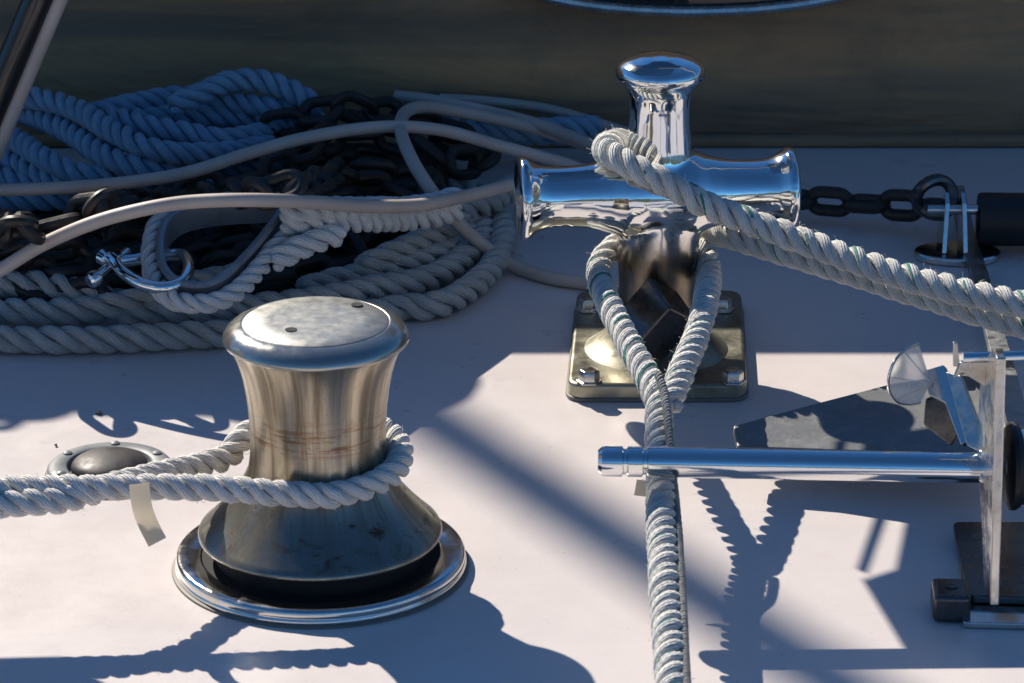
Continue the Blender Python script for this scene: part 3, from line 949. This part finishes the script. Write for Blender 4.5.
# ------------------------------------------------------------------ chains
def link_mesh(Lh, Wh, wr):
    mb = MB()
    pts = []
    rad = Wh - wr
    st = Lh - wr - rad
    for k in range(13):
        a = -math.pi / 2 + math.pi * k / 12
        pts.append(Vector((st + rad * math.cos(a), rad * math.sin(a), 0)))
    for k in range(13):
        a = math.pi / 2 + math.pi * k / 12
        pts.append(Vector((-st + rad * math.cos(a), rad * math.sin(a), 0)))
    mb.tube(pts, wr, 10, closed=True)
    me_o = mb.build('link', M['chain'])
    me = me_o.data
    bpy.data.objects.remove(me_o)
    return me
LM = link_mesh(0.0245, 0.0165, 0.0052)
def chain(root, path, pitch, mesh, roll0=0.5, jit=0.35, wob=0.0):
    sp = spline(path, 0.001)
    n = int((len(sp) - 2) * 0.001 / pitch)
    cnt = 0
    for i in range(n):
        k0 = int(i * pitch / 0.001)
        a, b_ = sp[k0], sp[min(k0 + int(pitch / 0.001), len(sp) - 1)]
        if (b_ - a).length < 1e-5: continue
        t_ = (b_ - a).normalized()
        u = Vector((0, 0, 1)).cross(t_)
        if u.length < 0.1: u = Vector((1, 0, 0))
        u.normalize()
        w_ = t_.cross(u)
        rot = Matrix((t_, u, w_)).transposed()
        rot = rot @ Matrix.Rotation(roll0 + (i % 2) * math.pi / 2 + random.uniform(-jit, jit), 3, 'X')
        if wob: rot = rot @ Matrix.Rotation(random.uniform(-wob, wob), 3, 'Z') @ Matrix.Rotation(random.uniform(-wob, wob), 3, 'Y')
        o = bpy.data.objects.new('link', mesh)
        COL.objects.link(o)
        o.parent = root
        o.matrix_local = Matrix.Translation((a + b_) / 2 - root.location) @ rot.to_4x4()
        cnt += 1
    return cnt
ch1 = empty('chain_heap', P(300, 200, 0), 'dark rusty anchor chain heaped inside the left rope coil', 'chain')
c1 = [(235, 150, .05), (262, 132, .062), (300, 118, .078), (335, 106, .092), (362, 112, .085), (385, 110, .078), (410, 114, .07), (440, 126, .06), (470, 140, .05), (490, 156, .045),
      (470, 166, .05), (440, 156, .06), (410, 140, .068), (380, 134, .072), (350, 132, .076), (322, 140, .076), (300, 158, .072), (275, 172, .066), (240, 182, .06), (205, 188, .056), (170, 194, .054),
      (160, 205, .056), (195, 204, .07), (235, 196, .10), (262, 192, .132), (285, 189, .142), (308, 186, .115), (325, 178, .085), (345, 170, .066), (375, 172, .062), (410, 178, .058), (445, 186, .05),
      (430, 198, .045), (395, 192, .05), (360, 186, .054), (330, 192, .056), (300, 200, .045), (260, 205, .04), (225, 215, .035), (190, 210, .035), (230, 225, .03), (280, 215, .03), (330, 205, .03), (380, 200, .03), (420, 190, .03), (440, 172, .035), (400, 165, .04), (360, 160, .045), (320, 160, .05), (290, 142, .05), (340, 124, .055), (395, 126, .05), (440, 142, .045), (480, 150, .035)]
n1 = chain(ch1, [P(*a) for a in c1], 0.0375, LM, wob=.22)
ch2 = empty('chain_heap', P(80, 250, 0), 'dark rusty anchor chain lying left of the thimble, tops of links sunlit', 'chain')
c2_ = [(150, 205, .05), (120, 208, .1), (94, 208, .13), (70, 221, .11), (45, 230, .105), (15, 226, .12), (-10, 236, .07), (-50, 248, .06), (-20, 258, .05), (20, 258, .052), (60, 250, .056), (100, 240, .056), (140, 245, .04), (130, 262, .036), (90, 268, .042), (50, 274, .04), (10, 276, .04),
       (60, 290, .03), (110, 290, .034), (150, 285, .03), (200, 272, .025), (240, 258, .025), (290, 262, .022), (330, 254, .028), (370, 244, .026), (340, 266, .02), (300, 276, .018), (255, 286, .016), (215, 292, .014), (180, 270, .014), (215, 255, .014), (250, 245, .016), (280, 235, .018), (330, 238, .02), (370, 230, .022), (400, 220, .024), (360, 222, .02), (310, 225, .018), (240, 235, .014), (200, 245, .012), (170, 232, .02), (130, 232, .025), (80, 240, .025), (30, 246, .028), (0, 255, .03), (30, 285, .018), (80, 280, .02), (130, 275, .02), (190, 285, .012)]
n2_ = chain(ch2, [P(*a) for a in c2_], 0.0375, LM, wob=.22)
print('links', n1, n2_)

mat = [P(-80, 300), P(60, 306), P(200, 300), P(330, 285), P(420, 262), P(462, 225), P(455, 160), P(420, 120), P(300, 125), P(200, 160), P(100, 190), P(-80, 205)]  # outline of the black sheet added to darken the chain gaps
mb = MB(); mb.poly([Vector((p.x, p.y, .003)) for p in mat], .004)  # black sheet added in place of shade between the links
tag(mb.build('shade_sheet', M['black']), 'thin black sheet added to darken the gaps under the heaped chain', 'mat')

# chain to the right of the bollard
LM2 = link_mesh(0.0225, 0.0150, 0.0056)
ch3 = empty('chain', P(860, 205, 0), 'short straight dark chain on deck between the bollard and the shank bracket', 'chain')
chain(ch3, [P(700, 196, .020), P(790, 199, .022), (P(850, 203, .022)), P(915, 206, .028), P(962, 208, .034)], 0.0338, LM2, roll0=0.1, jit=.15)

# ------------------------------------------------------------------ cream hoses
def hose(lst, label, r=0.0056):
    mb = MB()
    mb.tube(spline([P(*a) for a in lst], 0.006), r, 12)
    o = mb.build('hose', M['hose'])
    return tag(o, label, 'hose', 'cream hoses over the rope heap')
hose([(-80, 190, .085), (0, 190, .085), (60, 188, .086), (130, 182, .09), (190, 172, .094), (250, 153, .1), (310, 137, .106), (380, 127, .108), (440, 130, .1), (500, 146, .08), (560, 162, .062), (610, 178, .05), (680, 190, .04)], 'cream hose crossing the back of the heap from far left edge')
hose([(-60, 302, .06), (0, 270, .08), (40, 246, .1), (90, 224, .122), (140, 210, .136), (190, 202, .142), (250, 200, .143), (310, 202, .128), (360, 206, .110), (420, 205, .093), (470, 195, .082), (520, 183, .075), (570, 172, .06)], 'front cream hose arching over the thimble to the left arm end')
hose([(690, 292, .006), (620, 287, .006), (585, 283, .0065), (548, 277, .007), (510, 264, .009), (478, 241, .03), (452, 216, .06), (430, 189, .085), (412, 160, .1), (401, 132, .105), (405, 113, .1), (425, 107, .094), (460, 112, .08), (510, 122, .062), (560, 136, .05), (610, 153, .045)], 'cream hose bent in a tall loop, end lying on the deck under the bollard', 0.0058)
hose([(396, 96, .07), (430, 100, .07), (480, 110, .066), (530, 122, .06), (580, 140, .055), (620, 156, .05), (680, 170, .045)], 'cream hose with its cut end high above the hose loop', 0.0058)
hose([(440, 98, .055), (490, 101, .053), (545, 108, .05), (590, 120, .045), (640, 136, .04)], 'thin rearmost cream hose under the cabin canvas', 0.0045)

# ------------------------------------------------------------------ rail tube, top left
mb = MB()
r0, r1 = Q(46, 0, 2.75), Q(-33, 190, 2.75)
dd = r1 - r0
top = r0 - dd * 0.10
path = spline([top + Vector((-1.1, 0.42, .06)), top + Vector((-.5, 0.34, .06)), top + Vector((-.12, 0.13, .05)), top + Vector((-.02, .035, .025)), top, r0, r1, r0 + dd * ((r0.z - 0.0) / -dd.z)], .01)
off = Vector((-.0065, 0, 0))
rail = empty('rail_tube', r1, 'leaning polished rail tube with its dark and pale reflections built in, upper left corner', 'rail')
mb = MB(); mb.tube([p + off for p in path], 0.0135, 32); mb.build('tube', M['rail'], rail)
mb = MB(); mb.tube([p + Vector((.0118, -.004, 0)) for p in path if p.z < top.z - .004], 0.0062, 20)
mb.build('reflection_strip', M['hose'], rail)  # cream strip added in place of the lit deck's reflection

# ------------------------------------------------------------------ anchor and its chock, right
an = empty('anchor', P(960, 500, 0), 'stainless anchor lying on deck with long round stock and flat grey fluke', 'anchor')
YS = 2.116
s0, s1 = Q(603, 461, YS), Q(990, 468, YS)
sv = (s1 - s0).normalized(); sl = (s1 - s0).length
rs = 0.0103
g1, g2 = Q(625, 461, YS), Q(645, 461, YS)
l1, l2 = (g1 - s0).length, (g2 - s0).length
prof = [(0, -.0035), (rs * .72, -.0035), (rs * .93, -.001), (rs, .002)]
for l in (l1, l2):
    prof += [(rs, l - .002), (rs * .84, l - .001), (rs * .84, l + .001), (rs, l + .002)]
prof += [(rs, sl), (0, sl)]
MB().lathe(prof, s0, sv, seg=40).build('stock', M['chrome'], an, sharp=25)
mb = MB()
fl = [P(733, 429, .036), P(737, 450, .030), P(803, 452, .032), P(984, 458, .044), P(980, 372, .05), P(940, 380, .046), P(892, 387, .042), P(818, 406, .040)]
n = len(fl)
quads = [(0, 1, 2, 7), (2, 3, 4, 5), (2, 5, 6, 7)]
mb.add([p + Vector((0, 0, .003)) for p in fl] + [p - Vector((0, 0, .003)) for p in fl],
       quads + [tuple(n + i for i in reversed(q)) for q in quads] + [(i, n + i, n + (i + 1) % n, (i + 1) % n) for i in range(n)])
mb.build('fluke', M['fluke'], an, 0.0015)
# upright cheek plate seen nearly edge on
cx = Q(996, 480, 2.06).x
mb = MB()
xb, xt = Q(994, 604, 2.055).x, Q(1001, 360, 2.055).x
zb, zt = Q(994, 604, 2.055).z, Q(1001, 358, 2.055).z
thk = 0.0065
side = [(2.052, zb), (2.055, zt), (2.070, zt + .001), (2.125, zt - .03), (2.135, 0.105), (2.115, 0.075), (2.095, 0.05), (2.085, zb)]
vs = []
for dx in (-thk / 2, thk / 2):
    for y_, z_ in side:
        f = (z_ - zb) / (zt - zb)
        vs.append((xb + (xt - xb) * f + dx, y_, z_))
k = len(side)
mb.add(vs, [tuple(range(k)), tuple(reversed(range(k, 2 * k)))] + [(i, (i + 1) % k, k + (i + 1) % k, k + i) for i in range(k)])
mb.build('cheek_plate', M['brushed'], an, 0.0012)
# weld lumps where the stock meets the cheek
mb = MB()
for k in range(9):
    c = s1 + Vector((-.002 + random.uniform(-.004, .002), random.uniform(-.011, .011), random.uniform(-.011, .013)))
    mb.lathe([(0, -.004), (.003, -.003), (.004, 0), (.003, .003), (0, .004)], c, (random.random(), random.random(), 1), seg=10)
mb.build('weld', M['stainless'], an, sharp=80)
# top pin rod and gusset
tr0, tr1 = Q(963, 358, 2.10), Q(1080, 354, 2.10)
MB().tube([tr0, tr1], 0.0037, 16).build('trip_rod', M['chrome'], an)
mb = MB()
mb.poly([Q(960, 361, 2.105), Q(1000, 360, 2.105), Q(1000, 392, 2.105), Q(985, 386, 2.105), Q(962, 372, 2.105), Q(953, 378, 2.105)], 0.004)
mb.build('gusset', M['brushed'], an, 0.0008)
mb = MB()
mb.poly([Q(953, 342, 2.14), Q(957, 342, 2.14), Q(960, 366, 2.14), Q(953, 366, 2.14)], 0.003)
mb.build('tab', M['brushed'], an, 0.0005)
# bent shiny fan at the fluke root
fan = MB()
apex = Q(932, 384, 2.19)
rim = [Q(918, 345, 2.20), Q(905, 351, 2.185), Q(894, 362, 2.17), Q(888, 378, 2.165), Q(889, 392, 2.17), Q(896, 402, 2.18), Q(908, 405, 2.19), Q(920, 403, 2.195)]
rim = spline(rim, 0.004)
vs = [apex + Vector((0, 0.004, 0))] + rim + [apex + Vector((0.0, 0.008, -.002))] + [r_ + Vector((0.001, 0.0035, 0)) for r_ in rim]
n = len(rim)
fs = [(0, i + 1, i + 2) for i in range(n - 1)] + [(n + 1, n + 3 + i, n + 2 + i) for i in range(n - 1)] + [(i + 1, n + 2 + i, n + 3 + i, i + 2) for i in range(n - 1)]
fan.add(vs, fs)
cg = fan.build('clear_guard', M['plastic'], an, sharp=20)
mb = MB(); mb.tube([r_ + Vector((.0005, .0015, 0)) for r_ in rim], .0010, 8)
mb.build('rim', M['stainless'], cg)
for q in (.22, .48, .74):
    mb = MB(); mb.tube([apex, rim[int(q * (len(rim) - 1))] + Vector((0, .001, 0))], .0007, 6)
    mb.build('rib', M['plastic'], cg)
# crown: several bent webs behind the cheek
mb = MB()
mb.poly([Q(925, 372, 2.20), Q(945, 366, 2.20), Q(958, 392, 2.18), Q(978, 440, 2.15), Q(962, 446, 2.15), Q(946, 404, 2.18), Q(930, 396, 2.19)], 0.006)
mb.build('crown_web', M['stainless'], an, 0.001)
mb = MB()
mb.poly([Q(947, 372, 2.17), Q(962, 376, 2.16), Q(985, 436, 2.13), Q(984, 454, 2.125), Q(968, 446, 2.13)], 0.005)
mb.build('crown_web', M['brushed'], an, 0.001)
mb = MB()
mb.poly([Q(926, 398, 2.21), Q(946, 394, 2.21), Q(962, 430, 2.20), Q(952, 446, 2.20), Q(924, 424, 2.21)], 0.008)
mb.build('crown_block', M['darksteel'], an, 0.002)
# shank: flat bar rising from the bracket to the crown
shp = [Q(956, 189, 2.93), Q(966, 232, 2.86), Q(982, 285, 2.72), Q(996, 340, 2.50), Q(1008, 385, 2.32), Q(1019, 432, 2.20)]
sp = spline(shp, 0.01)
Tn, Un = frames(sp, up=(0.0, 0, 1))
vs, fs = [], []
n = len(sp)
for i, p in enumerate(sp):
    wv = Tn[i].cross(Vector((0, 0, 1))).normalized()
    up2 = wv.cross(Tn[i]).normalized()
    hw = 0.0068 + 0.001 * i / n
    for a, b_ in ((-1, -1), (1, -1), (1, 1), (-1, 1)):
        vs.append(p + wv * hw * a + up2 * 0.004 * b_)
for i in range(n - 1):
    for q in range(4):
        r_ = (q + 1) % 4
        fs.append((i * 4 + q, i * 4 + r_, i * 4 + 4 + r_, i * 4 + 4 + q))
fs += [(3, 2, 1, 0), (4 * n - 4, 4 * n - 3, 4 * n - 2, 4 * n - 1)]
mb = MB(); mb.add(vs, fs)
mb.build('shank', M['galv'], an, 0.001)

# bracket carrying the shank end
br = empty('shank_bracket', P(957, 262, 0), 'small polished oval footed bracket under the far end of the anchor shank', 'bracket')
mb = MB()
bc_ = P(957, 258, 0)
ov = [Vector((bc_.x + .038 * math.cos(2 * math.pi * k / 40), bc_.y + .026 * math.sin(2 * math.pi * k / 40), .004)) for k in range(40)]
mb.poly(ov, .007)
mb.build('foot', M['stainless'], br, .002)
for dx in (-.0135, .006):
    mb = MB()
    x = bc_.x + dx
    vs = []
    for d_ in (-.002, .002):
        for y_, z_ in ((-.022, .008), (.022, .008), (.013, .046), (.004, .056), (-.008, .050)):
            vs.append((x + d_ - dx * 0.25 * (z_ / .05), bc_.y + y_ + .01, z_))
    mb.add(vs, [(0, 1, 2, 3, 4), (9, 8, 7, 6, 5)] + [(i, 5 + i, 5 + (i + 1) % 5, (i + 1) % 5) for i in range(5)])
    mb.build('web', M['stainless'], br, .0008)
mb = MB(); mb.tube([(bc_.x - .026, bc_.y + .014, .040), (bc_.x + .018, bc_.y + .014, .040)], .0045, 14)
mb.build('bracket_pin', M['stainless'], br)
mb = MB()
k0 = Vector((bc_.x - .018, bc_.y + .03, .046))
mb.tube([k0 + Vector((.016 * math.cos(2 * math.pi * k / 32), .004 * math.sin(4 * math.pi * k / 32), .016 * math.sin(2 * math.pi * k / 32))) for k in range(32)], .0055, 10, closed=True)
mb.build('ring', M['darksteel'], br)
# black sleeve to the right
mb = MB()
a, b_ = P(978, 219, .030), P(1200, 222, .030)
mb.lathe([(0.010, -.001), (.010, .002), (.0225, .0), (.0235, .002), (.0235, .2), (.0225, .202), (0, .202)], a, (b_ - a).normalized(), seg=40)
tag(mb.build('rubber_sleeve', M['black']), 'thick black sleeve lying on deck at the right edge', 'sleeve')

# chock plate under the cheek
ck = empty('anchor_chock', P(990, 580, 0), 'dark steel deck plate with corner block under the upright anchor plate', 'chock')
cor = [P(967, 611, .0), P(1180, 618, .0), P(1180, 536, .0), P(952, 536, .0)]
mb = MB(); mb.poly(rounded(cor, .006, .0085), .006)
mb.build('top_plate', M['darksteel'], ck, .0015)
cor = [P(962, 629, .0), P(1180, 634, .0), P(1180, 560, .0), P(958, 560, .0)]
mb = MB(); mb.poly(rounded(cor, .004, .0028), .0045)
mb.build('under_plate', M['stainless'], ck, .001)
bcn = P(951, 618, .0)
mb = MB(); mb.box((bcn.x, bcn.y + .006, .0105), (.0255, .032, .020), Matrix.Rotation(R(-3), 3, 'Z'))
mb.build('corner_block', M['darksteel'], ck, .004, 3)
MB().lathe([(.0045, 0), (.0045, .0006), (.0034, .0007), (.003, .0003), (0, .0003)], (bcn.x, bcn.y + .006, .0206), seg=18).build('screw', M['darksteel'], ck)
# roller at the right edge
ro = empty('anchor_roller', Q(1045, 465, 2.10), 'chrome anchor roller with black rim at the right edge', 'roller')
rc = Q(1006, 466, 2.105)
MB().lathe([(0, 0), (.026, 0), (.0295, .002), (.0300, .005), (.0285, .008), (0, .008)], rc, (1, 0.02, 0), seg=48).build('rim', M['black'], ro)
MB().lathe([(0, .0083), (.0255, .0083), (.0262, .010), (.0262, .05), (.0285, .056), (0, .056)], rc, (1, 0.02, 0), seg=48).build('drum', M['chrome'], ro, sharp=30)
mb = MB(); mb.box((rc.x + .075, rc.y, .065), (.006, .09, .13)); mb.build('side_plate', M['brushed'], ro, .001)
mb = MB(); mb.tube([rc, rc + Vector((.08, 0, 0))], .006, 14); mb.build('axle', M['stainless'], ro)

# invented awning, unseen, cut to lay shade over the anchor chock
HZ = 0.42
k = HZ / SUN.z
def lifted(px, py):
    return P(px, py) + SUN * k
shade_c = lifted(1000, 580)
bs = empty('shade_awning', shade_c, 'unseen blue canvas awning, invented and cut to shade the anchor chock', 'awning')
for slat in ([(858, 570), (866, 573), (888, 512), (878, 512)], [(864, 581), (909, 655), (1200, 655), (1200, 512), (909, 512), (897, 570)]):
    mb = MB(); mb.poly([lifted(*q) for q in slat], .003)
    mb.build('shade_panel', M['shade_blue_canvas'], bs)
e = lifted(1190, 560)
mb = MB(); mb.tube(spline([e + Vector((-.06, 0, -.015)), e + Vector((0, 0, -.015)), e + Vector((.35, 0, -.03)), e + Vector((.52, 0, -.1)), Vector((e.x + .56, e.y, .2)), Vector((e.x + .56, e.y, 0.0))], .01), .0125, 20)
mb.build('shade_awning_rail', M['stainless'], bs)

# invented fender, unseen, added beyond the left edge to shade the bottom left
fh = .25
fc_ = P(135, 712) + SUN * (fh / SUN.z)
fe = empty('shade_fender', fc_, 'white fender added unseen beyond the left edge to shade the deck', 'shade_fender')
fp_ = [(0, -.012), (.010, -.011), (.012, 0), (.024, .006), (.040, .022), (.046, .05), (.047, .10), (.046, .42), (.040, .45), (.024, .466), (.012, .472), (.010, .484), (0, .485)]
MB().lathe(fp_, fc_, (-1, -.06, 0), seg=40).build('shade_fender_body', M['paint'], fe, sharp=40)
for dx_ in (.07, .40):
    mb = MB(); c_ = fc_ + Vector((-dx_, -.06 * dx_, 0))
    mb.tube([c_ + Vector((0, .05 * math.cos(2 * math.pi * q / 24), .05 * math.sin(2 * math.pi * q / 24))) for q in range(24)], .004, 8, closed=True)
    mb.build('added_lashing', M['rope_white'], fe)
mb = MB(); mb.tube(spline([fc_ + Vector((-.05, .062, 0)), fc_ + Vector((-.4, .045, 0)), fc_ + Vector((-.58, .04, -.02)), Vector((fc_.x - .62, fc_.y + .04, .1)), Vector((fc_.x - .62, fc_.y + .04, 0))], .01), .0125, 16)
mb.build('shade_fender_rail', M['stainless'], fe)

# grit on the deck
for k, (px, py, s_) in enumerate(((99, 413, .0022), (56, 445, .0012), (512, 252, .0014))):
    c = P(px, py, .0012)
    mb = MB()
    mb.lathe([(0, -.8), (.7, -.5), (1.2, 0), (.6, .6), (0, .8)], (0, 0, 0), (0.3 * k, .5, 1), seg=7)
    mb.v = [tuple(Vector(v) * s_ * random.uniform(.8, 1.2) + c) for v in mb.v]
    tag(mb.build('grit_crumb', M['grit']), ['brown crumb on the bright deck behind the black deck switch', 'tiny brown crumb on the bright deck at far left', 'tiny brown crumb in the shade beside the rope coil'][k], 'crumb')
